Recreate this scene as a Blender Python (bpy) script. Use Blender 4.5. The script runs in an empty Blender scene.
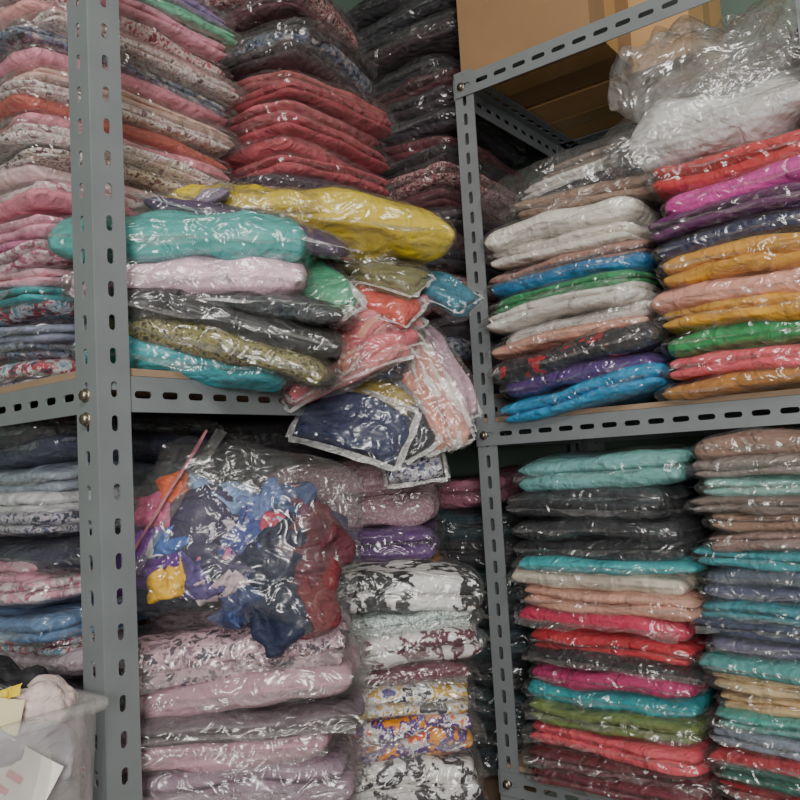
import bpy, math, random
from mathutils import Vector, Matrix, noise
S = bpy.context.scene
COL = S.collection
CAMZ = 1.35

# ------------------------------------------------------------ colours / materials
def lin(h, sat=1.0):
    h = h.lstrip('#')
    o = []
    for i in (0, 2, 4):
        c = int(h[i:i+2], 16)/255
        o.append(c/12.92 if c <= .04045 else ((c+.055)/1.055)**2.4)
    if sat != 1.0:
        l = .3*o[0]+.59*o[1]+.11*o[2]
        o = [max(.002, l+(c-l)*sat) for c in o]
    return (*o, 1)
def newmat(name):
    m = bpy.data.materials.new(name); m.use_nodes = True
    nt = m.node_tree; nt.nodes.clear()
    out = nt.nodes.new('ShaderNodeOutputMaterial')
    return m, nt, out
def N(nt, t, **kw):
    n = nt.nodes.new(t)
    for k, v in kw.items():
        setattr(n, k, v)
    return n
MC = {}
def fabric(spec):
    """spec: '#hex' solid, or ('print', scale, hex, hex, ...)"""
    if spec in MC: return MC[spec]
    m, nt, out = newmat('fabric')
    L = nt.links.new
    p = N(nt, 'ShaderNodeBsdfPrincipled')
    p.inputs['Roughness'].default_value = .75
    p.inputs['Coat Weight'].default_value = .2
    p.inputs['Coat Roughness'].default_value = .25
    tc = N(nt, 'ShaderNodeTexCoord')
    nz = N(nt, 'ShaderNodeTexNoise'); nz.inputs['Scale'].default_value = 24; nz.inputs['Detail'].default_value = 5
    nz.inputs['Distortion'].default_value = 1.0
    L(tc.outputs['Object'], nz.inputs['Vector'])
    mx = N(nt, 'ShaderNodeMix', data_type='RGBA')
    if isinstance(spec, str):
        c = lin(spec, 1.0)
        mx.inputs['A'].default_value = (c[0]*.64, c[1]*.64, c[2]*.64, 1)
        mx.inputs['B'].default_value = (min(1, c[0]*1.22), min(1, c[1]*1.2), min(1, c[2]*1.18), 1)
        L(nz.outputs['Fac'], mx.inputs['Factor'])
    else:
        cs = spec[2:]
        n2 = N(nt, 'ShaderNodeTexNoise'); n2.inputs['Scale'].default_value = spec[1]*1.15; n2.inputs['Detail'].default_value = 4
        n2.inputs['Distortion'].default_value = .3; n2.inputs['Roughness'].default_value = .62
        L(tc.outputs['Object'], n2.inputs['Vector'])
        r = N(nt, 'ShaderNodeValToRGB'); r.color_ramp.interpolation = 'LINEAR'
        el = r.color_ramp.elements
        while len(el) < 2*len(cs)-1: el.new(.5)
        k = len(cs); st = .26/max(1, k-1)
        el[0].position = 0; el[0].color = lin(cs[0], 1.05)
        j = 1
        for i in range(1, k):
            q = .37+st*(i-.5)
            if j < len(el): el[j].position = q-.012; el[j].color = lin(cs[i-1], 1.05); j += 1
            if j < len(el): el[j].position = q+.012; el[j].color = lin(cs[i], 1.05); j += 1
        L(n2.outputs['Fac'], r.inputs['Fac'])
        L(r.outputs['Color'], mx.inputs['A'])
        mx.inputs['B'].default_value = (.03, .03, .03, 1)
        mm = N(nt, 'ShaderNodeMath', operation='MULTIPLY'); mm.inputs[1].default_value = .3
        L(nz.outputs['Fac'], mm.inputs[0]); L(mm.outputs[0], mx.inputs['Factor'])
    L(mx.outputs['Result'], p.inputs['Base Color'])
    wv = N(nt, 'ShaderNodeTexWave', wave_type='BANDS', bands_direction='Z')
    wv.inputs['Scale'].default_value = 30; wv.inputs['Distortion'].default_value = 4
    wv.inputs['Detail'].default_value = 2; wv.inputs['Detail Scale'].default_value = .8
    L(tc.outputs['Object'], wv.inputs['Vector'])
    b1 = N(nt, 'ShaderNodeBump'); b1.inputs['Strength'].default_value = .2; b1.inputs['Distance'].default_value = .006
    L(wv.outputs['Fac'], b1.inputs['Height'])
    b2 = N(nt, 'ShaderNodeBump'); b2.inputs['Strength'].default_value = .9; b2.inputs['Distance'].default_value = .014
    L(nz.outputs['Fac'], b2.inputs['Height']); L(b1.outputs['Normal'], b2.inputs['Normal'])
    n3 = N(nt, 'ShaderNodeTexNoise', noise_type='RIDGED_MULTIFRACTAL'); n3.inputs['Scale'].default_value = 26; n3.inputs['Detail'].default_value = 1; n3.inputs['Distortion'].default_value = 1.5
    L(tc.outputs['Object'], n3.inputs['Vector'])
    b3 = N(nt, 'ShaderNodeBump'); b3.inputs['Strength'].default_value = .5; b3.inputs['Distance'].default_value = .005
    L(n3.outputs['Fac'], b3.inputs['Height']); L(b2.outputs['Normal'], b3.inputs['Normal'])
    L(b3.outputs['Normal'], p.inputs['Normal'])
    L(p.outputs['BSDF'], out.inputs['Surface'])
    MC[spec] = m
    return m

def film_mat(name, base, edge, milk, rough=.2, scale=13, tint=(1,1,1,1)):
    m, nt, out = newmat(name); L = nt.links.new
    tc = N(nt, 'ShaderNodeTexCoord')
    mp = N(nt, 'ShaderNodeMapping'); mp.inputs['Scale'].default_value = (1, 1, 1.2)
    L(tc.outputs['Object'], mp.inputs['Vector'])
    prev = None
    for (ty, sc, di, de, st, ds) in (('RIDGED_MULTIFRACTAL', scale, 1.2, 1, .7, .013), ('FBM', scale*2.2, 1.8, 1, .8, .013)):
        n1 = N(nt, 'ShaderNodeTexNoise', noise_type=ty)
        n1.inputs['Scale'].default_value = sc; n1.inputs['Detail'].default_value = de; n1.inputs['Distortion'].default_value = di
        L(mp.outputs['Vector'], n1.inputs['Vector'])
        b1 = N(nt, 'ShaderNodeBump'); b1.inputs['Strength'].default_value = st; b1.inputs['Distance'].default_value = ds
        L(n1.outputs['Fac'], b1.inputs['Height'])
        if prev: L(prev.outputs['Normal'], b1.inputs['Normal'])
        prev = b1
    b2 = prev
    tr = N(nt, 'ShaderNodeBsdfTransparent'); tr.inputs[0].default_value = tint
    gl = N(nt, 'ShaderNodeBsdfGlossy'); gl.inputs['Roughness'].default_value = rough
    L(b2.outputs['Normal'], gl.inputs['Normal'])
    df = N(nt, 'ShaderNodeBsdfDiffuse'); df.inputs['Color'].default_value = (.9, .89, .87, 1)
    L(b2.outputs['Normal'], df.inputs['Normal'])
    lw = N(nt, 'ShaderNodeLayerWeight'); lw.inputs['Blend'].default_value = .25
    L(b2.outputs['Normal'], lw.inputs['Normal'])
    mr = N(nt, 'ShaderNodeMapRange'); mr.inputs['To Min'].default_value = base; mr.inputs['To Max'].default_value = edge
    L(lw.outputs['Facing'], mr.inputs['Value'])
    m1 = N(nt, 'ShaderNodeMixShader'); m1.inputs[0].default_value = milk
    L(tr.outputs[0], m1.inputs[1]); L(df.outputs[0], m1.inputs[2])
    m2 = N(nt, 'ShaderNodeMixShader')
    L(mr.outputs['Result'], m2.inputs[0]); L(m1.outputs[0], m2.inputs[1]); L(gl.outputs[0], m2.inputs[2])
    L(m2.outputs[0], out.inputs['Surface'])
    return m
FILM = film_mat('clear_plastic_film', .085, .32, .022, .23)
FLAP = film_mat('plastic_flap', .12, .4, .08, .22, 16)
WRAP = film_mat('loose_clear_plastic', .13, .42, .10, .19, 13)
MILK = film_mat('milky_zip_border', .08, .3, .42, .25, 20)

def simple(name, col, rough=.5, metal=0, nscale=30, var=.25, bump=.1, bdist=.002):
    m, nt, out = newmat(name); L = nt.links.new
    p = N(nt, 'ShaderNodeBsdfPrincipled'); p.inputs['Roughness'].default_value = rough; p.inputs['Metallic'].default_value = metal
    tc = N(nt, 'ShaderNodeTexCoord'); nz = N(nt, 'ShaderNodeTexNoise')
    nz.inputs['Scale'].default_value = nscale; nz.inputs['Detail'].default_value = 5
    L(tc.outputs['Object'], nz.inputs['Vector'])
    mx = N(nt, 'ShaderNodeMix', data_type='RGBA'); c = lin(col)
    mx.inputs['A'].default_value = (c[0]*(1-var), c[1]*(1-var), c[2]*(1-var), 1)
    mx.inputs['B'].default_value = (min(1, c[0]*(1+var)), min(1, c[1]*(1+var)), min(1, c[2]*(1+var)), 1)
    L(nz.outputs['Fac'], mx.inputs['Factor']); L(mx.outputs['Result'], p.inputs['Base Color'])
    b = N(nt, 'ShaderNodeBump'); b.inputs['Strength'].default_value = bump; b.inputs['Distance'].default_value = bdist
    L(nz.outputs['Fac'], b.inputs['Height']); L(b.outputs['Normal'], p.inputs['Normal'])
    L(p.outputs[0], out.inputs['Surface'])
    return m
STEEL = simple('grey_painted_steel', '#7d8284', .42, .25, 14, .2, .1)
BOLT = simple('bolt_steel', '#8a8271', .35, .9)
PLY = simple('plywood_board', '#8d7660', .7, 0, 12, .3)
WALL = simple('painted_wall_green', '#5c6e62', .85, 0, 6, .08)
FLOOR = simple('cement_floor', '#8a8378', .6, 0, 8, .2)
CEIL = simple('ceiling_plaster', '#a9aaa2', .9, 0, 6, .08)
CARD = simple('cardboard', '#8b6b4b', .8, 0, 18, .12)
CARD2 = simple('cardboard_dark', '#b58e60', .8, 0, 18, .12)
TAPE = simple('packing_tape', '#a5814f', .25, 0, 18, .1)
PAPER = simple('white_paper', '#dedad2', .7, 0, 10, .04)
PAPERP = simple('pink_print_paper', '#d98d96', .7, 0, 60, .2)
WOOD = simple('stool_wood', '#7a5a3c', .6, 0, 12, .3)
WHITE = simple('white_enamel', '#e8e8e4', .4)

# ------------------------------------------------------------ mesh builder
class B:
    def __init__(s): s.v=[]; s.f=[]; s.m=[]; s.mats=[]
    def mi(s, mat):
        if mat not in s.mats: s.mats.append(mat)
        return s.mats.index(mat)
    def obj(s, name, parent=None, smooth=True, origin=None):
        o0 = Vector(origin) if origin else Vector((0,0,0))
        me = bpy.data.meshes.new(name)
        me.from_pydata([tuple(Vector(p)-o0) for p in s.v], [], s.f)
        for m in s.mats: me.materials.append(m)
        me.polygons.foreach_set('material_index', s.m)
        me.polygons.foreach_set('use_smooth', [smooth]*len(s.f))
        me.update()
        ob = bpy.data.objects.new(name, me); COL.objects.link(ob)
        ob.location = o0
        if parent: ob.parent = parent
        return ob
def empty(name, loc=(0,0,0)):
    e = bpy.data.objects.new(name, None); COL.objects.link(e); e.location = loc; e.empty_display_size=.1
    return e
def nz3(x, y, z): return noise.noise(Vector((x, y, z)))

def rot(yaw=0, pitch=0, roll=0, spin=0):
    r = math.radians
    return Matrix.Rotation(r(yaw),3,'Z') @ Matrix.Rotation(r(pitch),3,'X') @ Matrix.Rotation(r(roll),3,'Y') @ Matrix.Rotation(r(spin),3,'Z')

def pillow(bd, c, w, d, t, R, mat, sd, nx=20, ny=16, lump=.2, crink=0., cs=30, pw=5, warp=.25, droop=0, bend=0, zo=0, wt=None, wsd=None):
    """closed soft bag; zo = local z offset, wt = thickness used for the shared warp"""
    c = Vector(c); mi = bd.mi(mat)
    if wt is None: wt = t
    if wsd is None: wsd = sd
    def sheet(sign):
        idx = []
        for j in range(ny+1):
            q = math.sin(math.pi/2*(2*j/ny-1))
            row = []
            for i in range(nx+1):
                s = math.sin(math.pi/2*(2*i/nx-1))
                edge = (i in (0, nx)) or (j in (0, ny))
                if edge and sign < 0: row.append(None); continue
                pr = (max(0,1-abs(s)**pw)*max(0,1-abs(q)**pw))**.45
                ex = 1+.05*nz3(q*2+sd, sd*1.7, s) - .06*abs(s*q)**3
                ey = 1+.05*nz3(s*2+sd, sd*2.3, q) - .06*abs(s*q)**3
                x = w/2*s*ex; y = d/2*q*ey
                lm = 1+lump*nz3(s*1.6+sd, q*1.6, sd*3.1+sign)*1.6
                z = zo + sign*t/2*pr*lm + wt*warp*nz3(s*1.1+wsd*5, q*1.1, 7.7) - droop*(s*s+q*q)*.5 - bend*s*s
                if crink:
                    a = crink*(abs(nz3(x*cs+sd, y*cs, z*cs*1.5))*2 + .8*abs(nz3(x*cs*2.3, y*cs*2.3+sd, z*cs*2)))
                    z += sign*a*(.25+pr*.75) if not edge else a*.4
                    x += crink*1.2*nz3(x*cs*.7, y*cs*.7+sd, 1.3); y += crink*2.2*nz3(x*cs+sd, y*cs*.7+sd, z*cs+9.3)
                p = c + R @ Vector((x, y, z))
                row.append(len(bd.v)); bd.v.append(tuple(p))
            idx.append(row)
        return idx
    top = sheet(1); bot = sheet(-1)
    for j in range(ny+1):
        for i in range(nx+1):
            if bot[j][i] is None: bot[j][i] = top[j][i]
    for j in range(ny):
        for i in range(nx):
            bd.f.append((top[j][i], top[j][i+1], top[j+1][i+1], top[j+1][i])); bd.m.append(mi)
            bd.f.append((bot[j][i], bot[j+1][i], bot[j+1][i+1], bot[j][i+1])); bd.m.append(mi)

def strip(bd, c, R, p0, dirv, out, length, width, mat, sd, amp=.004, n=18, drop=0, rows=3, bend=0):
    """wavy plastic strip starting at local p0 along dirv, extending along out"""
    c = Vector(c); p0=Vector(p0); dirv=Vector(dirv).normalized(); out=Vector(out).normalized(); mi=bd.mi(mat)
    base=len(bd.v)
    for j in range(rows+1):
        g=j/rows
        for i in range(n+1):
            h=i/n
            wob = nz3(h*6+sd, g*1.5, sd*2)*amp*2*g
            lw = width*(1+.35*nz3(h*3+sd*3, 4.4, sd))
            p = p0+dirv*length*(h-.5)*(1-.04*g)+out*lw*g+Vector((0,0,wob-drop*g*g))
            if bend: p.z -= bend*abs(dirv.x)*(2*h-1)**2 + bend*abs(dirv.y)
            bd.v.append(tuple(c+R@p))
    for j in range(rows):
        for i in range(n):
            a=base+j*(n+1)+i
            bd.f.append((a,a+1,a+n+2,a+n+1)); bd.m.append(mi)

def bag(bd, c, w, d, t, R, spec, sd, film=True, flap=.018, side=True, droop=0, rim=0, lump=.25, crink=.0035, hi=False, pw=7, filmmat=None, bend=0, rimmat=None, layers=None):
    rr_ = random.Random(int(sd*1000))
    nl = layers or (1 if t < .021 else (rr_.choice((1,2,2)) if t < .045 else 2))
    tt = t*.92
    cuts = [0, rr_.uniform(.38,.62), 1] if nl == 2 else [i/nl for i in range(nl+1)]
    for l in range(nl):
        zo = -tt/2+tt*(cuts[l]+cuts[l+1])/2; th = tt*(cuts[l+1]-cuts[l])
        sc = rr_.uniform(.95, 1.0) if nl > 1 else 1
        off = R @ Vector((rr_.uniform(-.004,.004), rr_.uniform(-.005,.004), 0)) if nl > 1 else Vector((0,0,0))
        pillow(bd, Vector(c)+off, w*sc, d*rr_.uniform(.96,1.0), th*1.12, R, fabric(spec), sd+l*2.7, 24, 18, lump, .003 if not hi else .0045, 22, pw+2, .28, droop, bend, zo, t, sd)
    if film:
        pillow(bd, c, w+.014, d+.014, t+.008, R, filmmat or FILM, sd, 32, 24, lump*.6, crink, 30, pw, .28, droop, bend, 0, t, sd)
        if flap:
            strip(bd, c, R, (0,-d/2,-droop*.5), (1,0,0), (0,-1,0), w*.94, flap, FLAP, sd, .006, drop=flap*.35)
        if side:
            strip(bd, c, R, (-w/2,0,-droop*.5), (0,1,0), (-1,0,0), d*.9, flap*.8+.004, FLAP, sd+3, .004, drop=flap*.3)
            strip(bd, c, R, (w/2,0,-droop*.5), (0,1,0), (1,0,0), d*.9, flap*.8+.004, FLAP, sd+5, .004, drop=flap*.3)
    if rim:
        for (p0,dv,ou,ln) in (((0,-d/2,0),(1,0,0),(0,-1,0),w+rim),((0,d/2,0),(1,0,0),(0,1,0),w+rim),
                              ((-w/2,0,0),(0,1,0),(-1,0,0),d+rim),((w/2,0,0),(0,1,0),(1,0,0),d+rim)):
            strip(bd, c, R, p0, dv, ou, ln, rim, rimmat or MILK, sd+ln, .003, bend=bend)

def stack(name, cx, cy, z0, z1, w, d, yaw, specs, seed=1, jit=.012, tilt=1.5, roll=0, droop=.004, leanx=0, leany=0, film=True, flap=.016, weights=None, extra=1.04):
    rnd = random.Random(seed); bd = B()
    n = len(specs); ws = weights or [1]*n; tot = sum(ws); z = z0
    for i, sp in enumerate(specs):
        t = (z1-z0)*ws[i]/tot
        g = i/max(1,n-1)
        R = rot(yaw+rnd.uniform(-4,4), rnd.uniform(-tilt,tilt), roll*(1-g)+rnd.uniform(-tilt,tilt))
        c = (cx+rnd.uniform(-jit,jit)+leanx*g, cy+rnd.uniform(-jit,jit)+leany*g, CAMZ+z+t/2)
        bag(bd, c, w*rnd.uniform(.93,1.04), d*rnd.uniform(.95,1.04), t*extra, R, sp, seed*7.3+i*1.37, film=film, flap=flap*rnd.uniform(.2,1.2), droop=droop*rnd.uniform(.3,1.6))
        z += t
    return bd.obj(name, origin=(cx,cy,CAMZ+z0))

# ------------------------------------------------------------ slotted angle
def flange(bd, o, a, f, L, W, pitch, mat, slot=.011, r=.0042):
    o=Vector(o); a=Vector(a).normalized(); f=Vector(f).normalized(); mi=bd.mi(mat)
    n = max(1, round(L/pitch)); p = L/n
    for k in range(n):
        base=len(bd.v)
        hx=W/2; hy=p/2
        outer=[(hx,0),(hx,hy/2),(hx,hy),(hx/2,hy),(0,hy),(-hx/2,hy),(-hx,hy),(-hx,hy/2),(-hx,0),(-hx,-hy/2),(-hx,-hy),(-hx/2,-hy),(0,-hy),(hx/2,-hy),(hx,-hy),(hx,-hy/2)]
        for (x,y) in outer:
            bd.v.append(tuple(o+f*(x+hx)+a*(k*p+hy+y)))
        for i in range(16):
            th=2*math.pi*i/16; s=math.sin(th)
            off=0 if abs(s)<1e-6 else math.copysign(slot-r,s)
            bd.v.append(tuple(o+f*(hx+r*math.cos(th))+a*(k*p+hy+r*s+off)))
        for i in range(16):
            j=(i+1)%16
            bd.f.append((base+i,base+j,base+16+j,base+16+i)); bd.m.append(mi)
def angle(name, o, a, L, f1, f2, parent, W=.038, pitch=.036, slot=.011):
    bd=B()
    flange(bd,o,a,f1,L,W,pitch,STEEL,slot); flange(bd,o,a,f2,L,W,pitch,STEEL,slot)
    ob=bd.obj(name,parent,smooth=False)
    m=ob.modifiers.new('sol','SOLIDIFY'); m.thickness=.0022; m.offset=0
    return ob
def box(bd, lo, hi, mat, bev=0):
    b=len(bd.v); mi=bd.mi(mat)
    for z in (lo[2],hi[2]):
        for (x,y) in ((lo[0],lo[1]),(hi[0],lo[1]),(hi[0],hi[1]),(lo[0],hi[1])): bd.v.append((x,y,z))
    for q in ((3,2,1,0),(4,5,6,7),(0,1,5,4),(1,2,6,5),(2,3,7,6),(3,0,4,7)):
        bd.f.append(tuple(b+i for i in q)); bd.m.append(mi)
def bolt(bd, c, nrm):
    c=Vector(c); nrm=Vector(nrm).normalized(); t=nrm.orthogonal().normalized(); s=nrm.cross(t); mi=bd.mi(BOLT)
    for (r,h0,h1,n) in ((.0075,0,.0012,16),(.0055,.0012,.0055,6)):
        b=len(bd.v)
        for h in (h0,h1):
            for i in range(n):
                th=2*math.pi*i/n; bd.v.append(tuple(c+nrm*h+t*r*math.cos(th)+s*r*math.sin(th)))
        bd.f.append(tuple(b+n+i for i in range(n))); bd.m.append(mi)
        for i in range(n):
            j=(i+1)%n; bd.f.append((b+i,b+j,b+n+j,b+n+i)); bd.m.append(mi)

X=Vector((1,0,0)); Y=Vector((0,1,0)); Z=Vector((0,0,1))
V0=-.728; VB=.45; UL=-.45; UR=.60
def z(w): return CAMZ+w
# left rack
lr = empty('slotted_angle_shelf_rack')
HL=z(1.08)
angle('post_front_near',(0,V0,0),Z,HL,-X,Y,lr,slot=.0085)
angle('post_back_near',(UL,V0,0),Z,HL,X,Y,lr)
angle('post_front_far',(-.001,VB,0),Z,HL,-X,-Y,lr)
angle('post_back_far',(UL,VB,0),Z,HL,X,-Y,lr)
k=0
for wl in (.112,-.62,-1.2,1.04):
    k+=1; e=.003
    angle('beam_long_front_%d'%k,(-e,V0+.003,z(wl)),Y,VB-V0-.006,-Z,-X,lr)
    angle('beam_long_back_%d'%k,(UL+e,V0+.003,z(wl)),Y,VB-V0-.006,-Z,X,lr)
    angle('beam_end_near_%d'%k,(UL+.003,V0+e,z(wl)),X,-UL-.006,-Z,Y,lr)
    angle('beam_end_far_%d'%k,(UL+.003,VB-e,z(wl)),X,-UL-.006,-Z,-Y,lr)
    if wl<1:
        bd=B(); box(bd,(UL+.006,V0+.006,z(wl)+.002),(-.006,VB-.006,z(wl)+.010),PLY); bd.obj('shelf_board_%d'%k,lr,False)
bd=B()
for wl in (.112,-.62):
    bolt(bd,(-.02,V0-.001,z(wl-.02)),-Y); bolt(bd,(-.02,V0-.001,z(wl-.045)),-Y)
bd.obj('bolts',lr)
# right rack
rr = empty('slotted_angle_shelf_rack.001')
HR=z(.70)
angle('post_front_left',(0.002,0,0),Z,HR,X,Y,rr)
angle('post_back_left',(0.002,VB,0),Z,HR,X,-Y,rr)
angle('post_front_right',(UR,0,0),Z,HR,-X,Y,rr)
angle('post_back_right',(UR,VB,0),Z,HR,-X,-Y,rr)
k=0
for wl in (.064,-.52,-1.2,.69):
    k+=1; e=.003; x0=.005; ln=UR-.002-x0
    angle('beam_front_%d'%k,(x0,-e,z(wl)),X,ln,-Z,Y,rr,slot=.0125)
    angle('beam_back_%d'%k,(x0,VB+e,z(wl)),X,ln,-Z,-Y,rr)
    angle('beam_side_left_%d'%k,(.0,.0,z(wl)),Y,VB,-Z,X,rr)
    angle('beam_side_right_%d'%k,(UR+.003,.0,z(wl)),Y,VB,-Z,-X,rr)
    if wl<.5:
        bd=B(); box(bd,(x0+.004,.004,z(wl)+.002),(UR-.006,VB-.006,z(wl)+.010),PLY); bd.obj('shelf_board_%d'%k,rr,False)
bd=B()
for wl in (.064,-.52,.69):
    bolt(bd,(.018,-.005,z(wl-.02)),-Y)
bd.obj('bolts.001',rr)
cb=empty('overhead_angle_bracket')
angle('cross_angle',(-.42,.36,z(1.09)),X,.75,-Z,Y,cb)

# ------------------------------------------------------------ room
def slab(name, lo, hi, mat):
    bd=B(); box(bd,lo,hi,mat); return bd.obj(name,None,False)
slab('floor',(-.6,-3.2,-.1),(3.4,.6,0),FLOOR)
slab('ceiling',(-.6,-3.2,2.75),(3.4,.6,2.85),CEIL)
slab('wall_left',(-.6,-3.2,0),(-.5,.6,2.75),WALL)
slab('wall_back',(-.5,.5,0),(3.4,.6,2.75),WALL)

# ------------------------------------------------------------ palettes
PK='#dc8496'; LP='#e6bfcd'; TL='#2fa3a9'
pr1=('print',70,'#3a2c40','#c9a09c','#7e2f44','#d7c9c0')
pr2=('print',90,'#242a44','#b9b4bd','#3c4a70')
pr3=('print',80,'#c24a5c','#e6d2d0','#8a2433')
pr4=('print',60,'#dc98aa','#e9dadb','#b8607c')
pr5=('print',75,'#181c2a','#6a7488','#b7a9a0')
pr6=('print',50,'#6fa0b8','#d7dfe2','#b23a4a','#22304f')
pr7=('print',85,'#a08074','#e2d8cf','#6a4048')
pr8=('print',70,'#e4dcd6','#c8a8a8','#efe8e2','#8a6470')

# ------------------------------------------------------------ left rack, upper
stack('bagged_clothes_stack',-.305,-.545,.124,.70,.27,.34,0,
  [pr2,pr6,pr5,'#8a90a8',pr6,TL,'#e0a6b4',pr4,'#c76f9c','#df9cb0',PK,pr4,'#e8c8c8',pr7,pr8,'#d98896','#b85a4e',pr8,'#d8b4a8','#dc8ca0',pr5,pr8,'#da9a98',pr3,'#e29cae','#6fb896','#8a6fa0'],
  seed=3,tilt=2,leanx=.035,flap=.012,droop=.006)
stack('bagged_clothes_stack.001',-.27,-.19,.124,.66,.28,.29,0,
  ['#3b3140',pr1,'#5b3a44','#2b2b38',pr5,'#70404a',pr3,'#503038',pr3,'#a03038',pr3,'#3b2a3c','#b4505a','#bc5860','#b04a56','#b85e66','#a64650','#b05a5c'],
  seed=5,tilt=3,leanx=.03,flap=.008,jit=.018)
stack('bagged_clothes_stack.002',-.22,.24,.124,.99,.32,.34,0,
  ['#2a2028','#5a2830',pr5,'#38303a','#6a3038',pr1,'#2a2a30','#6a3438','#40303a','#5c2a30',pr1,'#332a30','#6a2c36','#2c2630','#3a3036','#50282f','#2a262c','#3a2a30','#222026','#2a2830','#2a262c'],
  seed=8,tilt=3,flap=.01,jit=.02)  # upper dark bags added to darken the back wall, standing in for shade
stack('bagged_clothes_stack.003',-.27,-.17,.665,.86,.27,.26,10,['#3a2c34',pr5,'#2c2228','#5a3038',pr1,'#2b2a30'],seed=9,tilt=5,jit=.02)

# front heap of bags in the left rack
bd=B()
Rh=lambda y,p=0,r=0,s=0: rot(y,p,r,s)
heap=[
 ((-.06,-.565,.142),.24,.17,.036,Rh(48,3,10),'#2ba3ae',0),
 ((-.01,-.545,.158),.27,.17,.032,Rh(38,4,17),('print',110,'#4d4a30','#8c844c','#2e2c20'),0),
 ((-.01,-.540,.184),.28,.18,.03,Rh(44,3,13),'#15151c',0),
 ((.005,-.530,.206),.26,.16,.020,Rh(34,5,7),('print',90,'#20262e','#3c4448','#14181c'),.008),
 ((-.08,-.575,.232),.20,.18,.036,Rh(40,2,-3),'#dfa9c0',0),
 ((-.045,-.56,.236),.27,.18,.042,Rh(43,2,3),'#e2bccd',0),
 ((-.05,-.565,.282),.30,.18,.052,Rh(43,3,3),'#45a39f',0),
 ((.0,-.50,.318),.25,.15,.022,Rh(34,14,18),'#3f2850',.012),
 ((-.03,-.53,.330),.16,.12,.010,Rh(18,16,18),'#77777e',.010),
 ((-.085,-.575,.325),.11,.10,.010,Rh(70,10,-24),'#9d9aa0',.010),
 ((-.06,-.55,.345),.10,.09,.010,Rh(50,14,-28),'#8a7a92',.010),
]
for i,(c,w,d,t,R,sp,rim) in enumerate(heap):
    bag(bd,(c[0],c[1],z(c[2])),w,d,t,R,sp,20+i*2.1,droop=.008,rim=rim,flap=.016 if not rim else 0,side=not rim,crink=.005,hi=True,layers=1,pw=5,lump=.4)
bd.obj('bagged_clothes_heap')
bd=B()
bag(bd,(-.02,-.385,z(.352)),.40,.17,.060,Rh(50,6,6),'#cdb31c',41,droop=.02,flap=.02,crink=.006,hi=True,pw=4,layers=1,lump=.5)
bag(bd,(-.065,-.46,z(.352)),.22,.15,.035,Rh(46,8,-6),'#c6ab22',44,droop=.01,flap=.02,crink=.006,hi=True,pw=4,layers=1,lump=.5)
bd.obj('yellow_clothes_bag')
stack('bagged_clothes_stack.004',-.045,-.30,.124,.30,.20,.20,40,['#2b2f45','#3a3a44','#6b6a50','#804048','#4a4a52','#7c7a5c'],seed=13,tilt=3,flap=.01)
# fan of zip bags spilling over the shelf edge
fan=[
 ((.080,-.295,.000),.08,.05,.018,Rh(37,62,0,5),pr2,.006,0),
 ((.050,-.385,.062),.145,.085,.022,Rh(37,62,0,-22),'#1d2850',.009,.008),
 ((.036,-.350,.098),.15,.085,.02,Rh(37,55,0,-42),'#8f7a2c',.008,.01),
 ((.055,-.325,.095),.19,.055,.02,Rh(37,60,0,-58),'#23252f',.007,.012),
 ((.070,-.305,.100),.19,.030,.016,Rh(37,60,10,-60),'#7a8088',.006,.012),
 ((.080,-.290,.110),.20,.040,.02,Rh(37,60,14,-62),'#d38a74',.005,.015),
 ((.090,-.278,.118),.21,.026,.016,Rh(37,62,14,-64),'#efe2dc',.004,.015),
 ((.098,-.268,.124),.21,.034,.018,Rh(37,62,14,-66),'#dc9c90',.005,.015),
 ((.106,-.257,.130),.19,.024,.016,Rh(37,62,14,-67),'#e8dcd8',.004,.015),
 ((.114,-.247,.137),.16,.028,.016,Rh(37,62,14,-68),'#b090a0',.005,.012),
 ((.050,-.398,.135),.18,.045,.020,Rh(37,50,-6,24),'#dd8a8c',.005,.01),
 ((.056,-.390,.152),.20,.050,.024,Rh(37,50,0,30),'#d86a76',.005,.01),
 ((.062,-.378,.172),.21,.035,.020,Rh(37,50,8,38),'#e89a98',.005,.01),
 ((.068,-.366,.190),.21,.035,.020,Rh(37,50,8,44),'#d8606e',.005,.01),
 ((.074,-.350,.196),.20,.030,.018,Rh(37,52,10,56),'#e8a08c',.005,.01),
 ((.060,-.352,.212),.19,.045,.02,Rh(37,48,0,34),'#e08890',.005,.01),
 ((.040,-.352,.240),.18,.06,.02,Rh(37,45,0,-28),'#c94a40',.006,.01),
 ((.030,-.335,.280),.20,.07,.022,Rh(37,35,0,-28),'#6c6b46',.007,.012),
 ((.075,-.262,.262),.19,.06,.026,Rh(37,35,0,-38),'#1f7088',.004,.012),
 ((.010,-.440,.278),.22,.05,.02,Rh(37,52,0,-52),'#86ac9c',.008,.01),
 ((.020,-.448,.272),.23,.020,.012,Rh(37,52,0,-54),'#d8d8d4',.004,.01),
 ((.030,-.452,.268),.22,.050,.022,Rh(37,52,0,-57),'#4f9f78',.008,.01),
]
bd=B()
for i,(c,w,d,t,R,sp,rim,bn) in enumerate(fan):
    bag(bd,(c[0],c[1],z(c[2])),w,d,t,R,sp,60+i*1.9,rim=rim,flap=0,side=False,bend=bn,crink=.004,hi=True,lump=.4)
bd.obj('zip_bag_heap')

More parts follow.
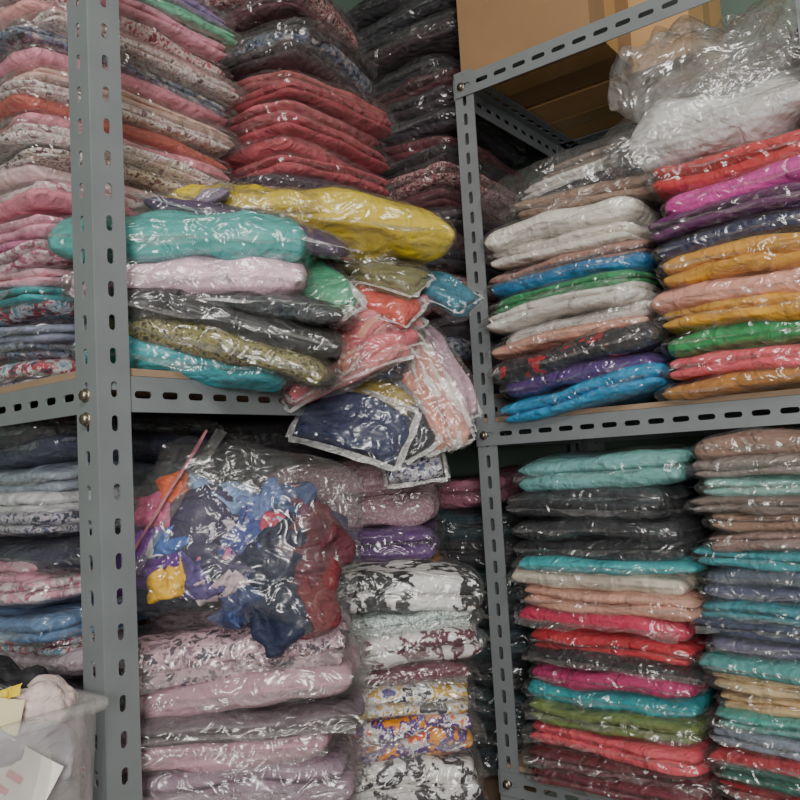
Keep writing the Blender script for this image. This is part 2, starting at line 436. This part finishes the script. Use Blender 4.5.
# ------------------------------------------------------------ left rack, lower
stack('bagged_clothes_stack.005',-.285,-.555,-.608,.085,.27,.30,0,
  [pr7,LP,pr5,'#8a9ab0','#d8c0c4',pr1,pr4,pr2,LP,pr6,'#7a88a0','#e2d7d6','#40405a','#c9b6c0',pr6,'#5d80a8',pr4,'#d798aa','#1c2038',pr2,'#c8c8cc','#8f9ca8','#2a2f4f','#1a1822'],
  seed=21,tilt=3.5,flap=.012,jit=.018)
stack('bagged_clothes_stack.006',-.03,-.535,-.608,-.175,.27,.22,42,
  ['#8a6a74',LP,pr4,'#c2809a','#4a4048','#cfa0b0','#8a7484','#c89aaa','#5a4e56','#b08a98',('print',60,'#7d6472','#c7a4ae','#4a3e50')],seed=23,tilt=3.5,flap=.022,weights=[1,1,1,1,.6,1,1.1,.9,.5,.8,1.0],jit=.016)
stack('bagged_clothes_stack.007',-.01,-.255,-.608,-.15,.235,.22,42,
  ['#2c3038','#3a2a2e','#20242c',('print',28,'#e8e6e2','#e0dedc','#2a2630','#dfdfe2'),('print',22,'#e8a02c','#dd8a24','#4a2576','#dcd8d6','#d8602c'),('print',24,'#4a3a7a','#e4e0da','#c49a2c','#e8e8e8','#20202a'),'#5a2030',('print',24,'#e6e2e2','#e0dcda','#5a1a2c','#e8e6e3'),('print',80,'#5a6060','#d3dfdc','#8fa09c','#e0e4e2'),('print',16,'#eceae8','#e6e4e4','#181820','#e8e6e6')],
  seed=25,tilt=4,flap=.02,weights=[1,1,1,1.2,1.2,.8,.5,.8,.6,1.0],jit=.014)
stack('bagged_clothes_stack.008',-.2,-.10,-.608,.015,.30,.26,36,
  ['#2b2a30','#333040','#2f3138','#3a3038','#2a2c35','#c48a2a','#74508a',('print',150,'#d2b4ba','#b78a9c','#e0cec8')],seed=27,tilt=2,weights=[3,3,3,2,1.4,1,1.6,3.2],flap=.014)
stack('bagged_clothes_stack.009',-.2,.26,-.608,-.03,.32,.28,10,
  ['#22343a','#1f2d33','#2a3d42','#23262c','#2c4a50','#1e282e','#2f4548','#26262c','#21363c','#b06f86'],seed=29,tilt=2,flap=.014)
stack('bagged_clothes_stack.010',-.33,-.20,-.1,.095,.2,.5,0,['#2a272e','#1f1e24','#322a34','#26242c'],seed=31,tilt=2)  # dark cloth, its near-black colours also added as shade of the occluded back
# big zip bag of mixed clothes
bd=B(); rnd=random.Random(4)
cc=Vector((-.008,-.533,z(-.085)))
R0=rot(38,58,0,-16)
pillow(bd,cc,.23,.14,.08,R0,fabric('#3a3450'),3.3,26,20,.5,.006,20,3)
pos=[(-.095,-.055,'#5a2480',.06),(-.11,-.02,'#8e3aac',.045),(-.055,-.066,'#e8b418',.042),(-.10,.015,'#c85a86',.055),(-.095,.045,'#d85a28',.032),(-.085,.03,'#e05a20',.024),(-.04,.045,'#7a96c0',.055),(.01,.045,'#6276a8',.05),
     (-.04,.005,'#c9c0cc',.05),(.015,.01,'#43508e',.055),(.06,.035,'#5a3046',.06),(.085,.0,'#521e2a',.08),(.115,-.045,'#6a2028',.06),(.055,-.03,'#141c38',.085),(.0,-.055,'#c8b0b8',.045),(.075,-.07,'#16203c',.075),
     (-.07,-.02,'#3f64a8',.04),(-.025,-.045,'#50407c',.045),(.03,-.07,'#2c3c68',.05),(.045,.06,'#39486c',.045),(-.01,.03,'#c8708e',.042),(.035,.03,'#a8a4c4',.038),(-.045,-.03,('print',50,'#d8c8d0','#4a4678','#c8687c'),.05),(.01,-.03,('print',50,'#e0d4d8','#32407a','#c07088'),.055),(-.065,.02,'#d8a0b0',.04),(.08,-.03,'#5d2434',.045),(-.02,-.02,'#8c3ca0',.032),(.025,-.005,'#e0dce0',.036),(-.08,-.04,'#d8d4dc',.034),(.04,.012,'#b04058',.036)]
for i,(a,b,h,s) in enumerate(pos):
    pillow(bd,cc+R0@Vector((a*.95,b-.008,.032+rnd.uniform(-.006,.008))),s*1.45,s*.9,s*.34,R0@rot(rnd.uniform(0,180),rnd.uniform(-20,20),rnd.uniform(-20,20)),fabric(h),i*3.1,22,18,.6,.007,40,3,.6)
pillow(bd,cc+R0@Vector((0,.008,.01)),.275,.225,.145,R0,FILM,5.5,56,44,.25,.009,18,3)
pillow(bd,cc+R0@Vector((-.04,.075,.015)),.16,.09,.06,R0,FILM,6.5,40,30,.35,.008,18,3)
strip(bd,cc,R0,(-.13,.01,.0),(0,1,0),(-1,0,.1),.22,.022,WRAP,2.2,.006)
strip(bd,cc,R0,(-.095,.015,.055),(.12,1,0),(1,0,.2),.21,.005,fabric('#c07a84'),2.9,.003)
strip(bd,cc,R0,(-.080,.015,.060),(.12,1,0),(1,0,.2),.21,.014,WRAP,3.9,.003)
bd.obj('zip_bag_of_mixed_clothes')

# ------------------------------------------------------------ right rack, upper
stack('bagged_clothes_stack.011',.188,.10,.078,.40,.285,.27,0,
  ['#1794c8','#4c2a78',('print',30,'#1a181f','#201e26','#19181f','#b8202c'),'#d39a86','#ddd8d0','#e3dfd8','#1f8a50','#1f78b0','#a07468','#e2ddd2','#e6e1d6'],
  seed=41,tilt=2.4,roll=-6,flap=.012,weights=[1.2,1.1,1.2,.8,1,1,.8,.9,.7,1.2,1.2],leany=.02)
stack('bagged_clothes_stack.012',.48,.10,.078,.425,.285,.27,0,
  ['#b0742a','#e05a68','#1a9850','#d29a30','#dc9c88','#cc922c','#161a44','#5e2458','#cf3c9c','#c02c30'],
  seed=43,tilt=2.2,flap=.010,weights=[.7,.9,1,1,1,1.3,.8,.8,1.1,1.2])
bd=B()
bag(bd,(.235,.12,z(.422)),.30,.24,.03,Rh(4,3,2),'#a08270',71.1,flap=.02)
bag(bd,(.225,.13,z(.448)),.29,.22,.028,Rh(-4,2,-3),'#151b30',72.2,flap=.02,crink=.004)
bag(bd,(.235,.13,z(.470)),.28,.22,.028,Rh(-2,2,-4),'#e8e4de',72.9,flap=.02,crink=.004)
bag(bd,(.26,.13,z(.492)),.26,.20,.024,Rh(6,3,-4),'#8a7468',73.3,flap=.02,crink=.004)
pillow(bd,(.22,.11,z(.458)),.37,.27,.09,Rh(2,2,-4),FILM,74,50,40,.3,.010,16,4)
bd.obj('clear_plastic_garment_bundle')
bd=B()
bag(bd,(.455,.12,z(.488)),.32,.29,.085,Rh(2,3,-3),'#fbf9f5',75.4,flap=.02,crink=.010,hi=True,pw=3.5,layers=1,lump=.5)
pillow(bd,(.455,.11,z(.485)),.37,.33,.12,Rh(5,3,-3),FILM,77,60,48,.3,.020,12,3)
bd.obj('white_garment_bag')
bd=B()
pillow(bd,(.53,.22,z(.61)),.22,.20,.07,Rh(10,10,-5),fabric(('print',60,'#4a3c40','#8a7474','#2a242c')),81,24,20,.5,.006,20,3)
pillow(bd,(.445,.12,z(.60)),.34,.27,.12,Rh(8,18,-10),WRAP,79,64,50,.5,.030,11,2.6)
pillow(bd,(.42,.10,z(.575)),.24,.18,.07,Rh(22,25,-24),WRAP,83,44,36,.5,.026,12,2.6)
bd.obj('crumpled_clear_plastic_bag')

# ------------------------------------------------------------ right rack, lower
stack('bagged_clothes_stack.013',.21,.10,-.508,.0,.29,.27,0,
  ['#6a1c2c','#5a1822','#dc5060','#66783a','#179ca4','#b8246a','#1a1820','#bc2030','#cf2c56','#cf9a86','#dccfbc','#3aaab2','#1c1f26','#24262e','#1e2028','#242a30','#74b4b0'],
  seed=51,tilt=1.8,flap=.011,weights=[.8,.8,1.1,1,1.1,.9,.7,1,.9,1.1,1,.6,1,.9,.8,.8,1.5])
stack('bagged_clothes_stack.014',.50,.10,-.508,.02,.27,.27,0,
  ['#5a202c','#901c2a','#1a6458','#a82834','#7c8494','#4a9a90','#d0b080','#d6ba8c','#4a9492','#6c6a84','#3c4460','#3a8a96','#4c506c','#505a6c','#389aa4','#8a7068','#9c7c68','#74645c','#82b4ac','#847a74','#86685a'],
  seed=53,tilt=1.6,flap=.010,weights=[1]*20+[1.5])

# ------------------------------------------------------------ cardboard boxes on top
def carton(name, lo, hi, mat):
    bd=B(); box(bd,lo,hi,mat)
    cy=(lo[1]+hi[1])/2
    box(bd,(lo[0]-.0006,cy-.024,lo[2]-.0006),(hi[0]+.0006,cy+.024,hi[2]+.0006),TAPE)
    box(bd,(lo[0]-.003,lo[1]-.003,hi[2]-.055),(hi[0]+.003,hi[1]+.003,hi[2]-.052),mat)
    b=len(bd.v); mi=bd.mi(mat)
    for p in ((lo[0],lo[1],hi[2]),(hi[0],lo[1],hi[2]),(hi[0],lo[1]-.05,hi[2]+.07),(lo[0],lo[1]-.05,hi[2]+.07)): bd.v.append(p)
    bd.f.append((b,b+1,b+2,b+3)); bd.m.append(mi)
    return bd.obj(name,None,False)
carton('cardboard_box',(.01,.012,z(.693)),(.26,.20,z(.93)),CARD)
carton('cardboard_box.001',(.02,.215,z(.693)),(.36,.445,z(.98)),CARD2)

# ------------------------------------------------------------ plastic tub, papers, stool (lower left)
st=empty('wooden_stool')
bd=B(); box(bd,(-.40,-1.10,z(-.42)),(.03,-.76,z(-.395)),WOOD); bd.obj('seat',st,False)
for i,(x,y) in enumerate(((-.38,-1.08),(.0,-1.08),(-.38,-.79),(.0,-.79))):
    bd=B(); box(bd,(x-.015,y-.015,0),(x+.015,y+.015,z(-.42)),WOOD); bd.obj('leg_%d'%(i+1),st,False)
TUB = film_mat('translucent_tub_plastic', .06, .28, .16, .2, 3)
bd=B(); mi=bd.mi(TUB)
def ring(x0,y0,x1,y1,zz,r=.02,n=5):
    o=[]
    for (cx,cy,a0) in ((x1-r,y1-r,0),(x0+r,y1-r,90),(x0+r,y0+r,180),(x1-r,y0+r,270)):
        for i in range(n+1):
            a=math.radians(a0+90*i/n); o.append((cx+r*math.cos(a),cy+r*math.sin(a),zz))
    return o
prof=[(.018,-.392),(.004,-.30),(.0,-.215),(-.008,-.213),(-.008,-.205),(0.004,-.203),(.008,-.215),(.012,-.30),(.024,-.388)]
rings=[]
for (ins,w_) in prof:
    b=len(bd.v); bd.v+=ring(-.36+ins,-.98+ins,.034-ins,-.75-ins,z(w_)); rings.append(b)
n=24
for a,b in zip(rings,rings[1:]):
    for i in range(n):
        j=(i+1)%n; bd.f.append((a+i,a+j,b+j,b+i)); bd.m.append(mi)
bd.f.append(tuple(rings[0]+i for i in range(n))[::-1]); bd.m.append(mi)
bd.f.append(tuple(rings[-1]+i for i in range(n))); bd.m.append(mi)
tub=bd.obj('plastic_storage_tub')
bd=B()
pillow(bd,(-.070,-.80,z(-.195)),.08,.05,.035,rot(20,10,5),fabric('#121117'),1.2,24,18,.5,.008,30,3)
pillow(bd,(-.028,-.785,z(-.208)),.07,.04,.026,rot(40,10,5),fabric('#cdb9b4'),1.9,24,18,.5,.008,30,3)
pillow(bd,(-.20,-.85,z(-.25)),.18,.13,.09,rot(-20,5,5),fabric('#c9b0b4'),2.2,20,16,.5,.006)
pillow(bd,(-.03,-.80,z(-.25)),.11,.07,.06,rot(50,10,5),fabric('#a8a4b0'),3.2,20,16,.5,.006)
pillow(bd,(-.12,-.86,z(-.32)),.26,.17,.12,rot(0,0,0),fabric('#b8a6b4'),4.2,20,16,.5,.006)
strip(bd,(-.035,-.825,z(-.190)),rot(38,60,0),(0,0,0),(1,.3,0),(0,-1,0),.06,.010,fabric('#d8bc20'),6,.008)
bd.obj('cloth_scraps')
def sheet(name,c,w,h,R,mat,marks=True,curl=.006):
    bd=B(); mi=bd.mi(mat); c=Vector(c); n=10; b=len(bd.v)
    def P(a,bb,o=0): 
        x=(a-.5)*w; y=(bb-.5)*h
        return tuple(c+R@Vector((x,y,curl*math.sin(a*3)+curl*(bb-.5)**2*3+o)))
    for j in range(n+1):
        for i in range(n+1): bd.v.append(P(i/n,j/n))
    for j in range(n):
        for i in range(n):
            a=b+j*(n+1)+i; bd.f.append((a,a+1,a+n+2,a+n+1)); bd.m.append(mi)
    if marks:
        m2=bd.mi(PAPERP)
        for (x0,y0,x1,y1) in ((.35,.62,.6,.7),(.3,.45,.5,.52)):
            for s_ in range(4):
                b=len(bd.v); xa=x0+(x1-x0)*s_/4; xb=x0+(x1-x0)*(s_+1)/4
                bd.v+=[P(xa,y0,.0015),P(xb,y0,.0015),P(xb,y1,.0015),P(xa,y1,.0015)]
                bd.f.append((b,b+1,b+2,b+3)); bd.m.append(m2)
    return bd.obj(name)
sheet('paper_sheet',(.003,-.825,z(-.270)),.066,.075,rot(37,70,0,-28),PAPER)
sheet('paper_sheet.001',(-.026,-.83,z(-.238)),.045,.09,rot(37,70,0,-8),simple('cream_paper','#cfc59c',.7,0,10,.05),False)

# ------------------------------------------------------------ light
lf=empty('added_tube_light',(1.3,-1.5,2.7))  # unseen tube fixture, added to go with the area light
bd=B(); box(bd,(.7,-1.54,2.70),(1.9,-1.46,2.748),WHITE); bd.obj('added_fixture',None,False).parent=None
fx=bpy.data.objects['added_fixture']; fx.parent=lf; fx.matrix_parent_inverse=Matrix.Translation((-1.3,1.5,-2.7))
def area(name,loc,target,sx,sy,energy,col=(1,1,1)):
    l=bpy.data.lights.new(name,'AREA'); l.shape='RECTANGLE'; l.size=sx; l.size_y=sy; l.energy=energy; l.color=col
    o=bpy.data.objects.new(name,l); COL.objects.link(o); o.location=loc
    o.rotation_euler=(Vector(target)-Vector(loc)).to_track_quat('-Z','Y').to_euler()
    return o
area('added_tube_area',(1.3,-1.5,2.68),(.6,-.6,1.2),1.2,.12,29,(1,.96,.90))  # added area light for the racks, from an invented tube
area('added_daylight_area',(1.9,-2.7,1.7),(.15,-.3,1.3),.6,.9,66,(1,.975,.945))  # area light added behind the camera as soft daylight, no doorway built
W=bpy.data.worlds.new('world'); S.world=W; W.use_nodes=True
W.node_tree.nodes['Background'].inputs[0].default_value=(.96,.95,.94,1)
W.node_tree.nodes['Background'].inputs[1].default_value=.04

# ------------------------------------------------------------ camera
cam=bpy.data.cameras.new('camera'); co=bpy.data.objects.new('camera',cam); COL.objects.link(co)
cam.sensor_width=36; cam.lens=36; cam.clip_start=.02
p=math.radians(4.7); a=math.radians(3.3)
fh=Vector((-.606,.795,0)).normalized(); rt=Vector((fh.y,-fh.x,0))
f=fh*math.cos(p)+Z*math.sin(p); up=Z*math.cos(p)-fh*math.sin(p)
r2=rt*math.cos(a)-up*math.sin(a); u2=up*math.cos(a)+rt*math.sin(a)
M=Matrix((r2,u2,-f)).transposed().to_4x4(); M.translation=Vector((.745,-1.192,CAMZ))
co.matrix_world=M
S.camera=co
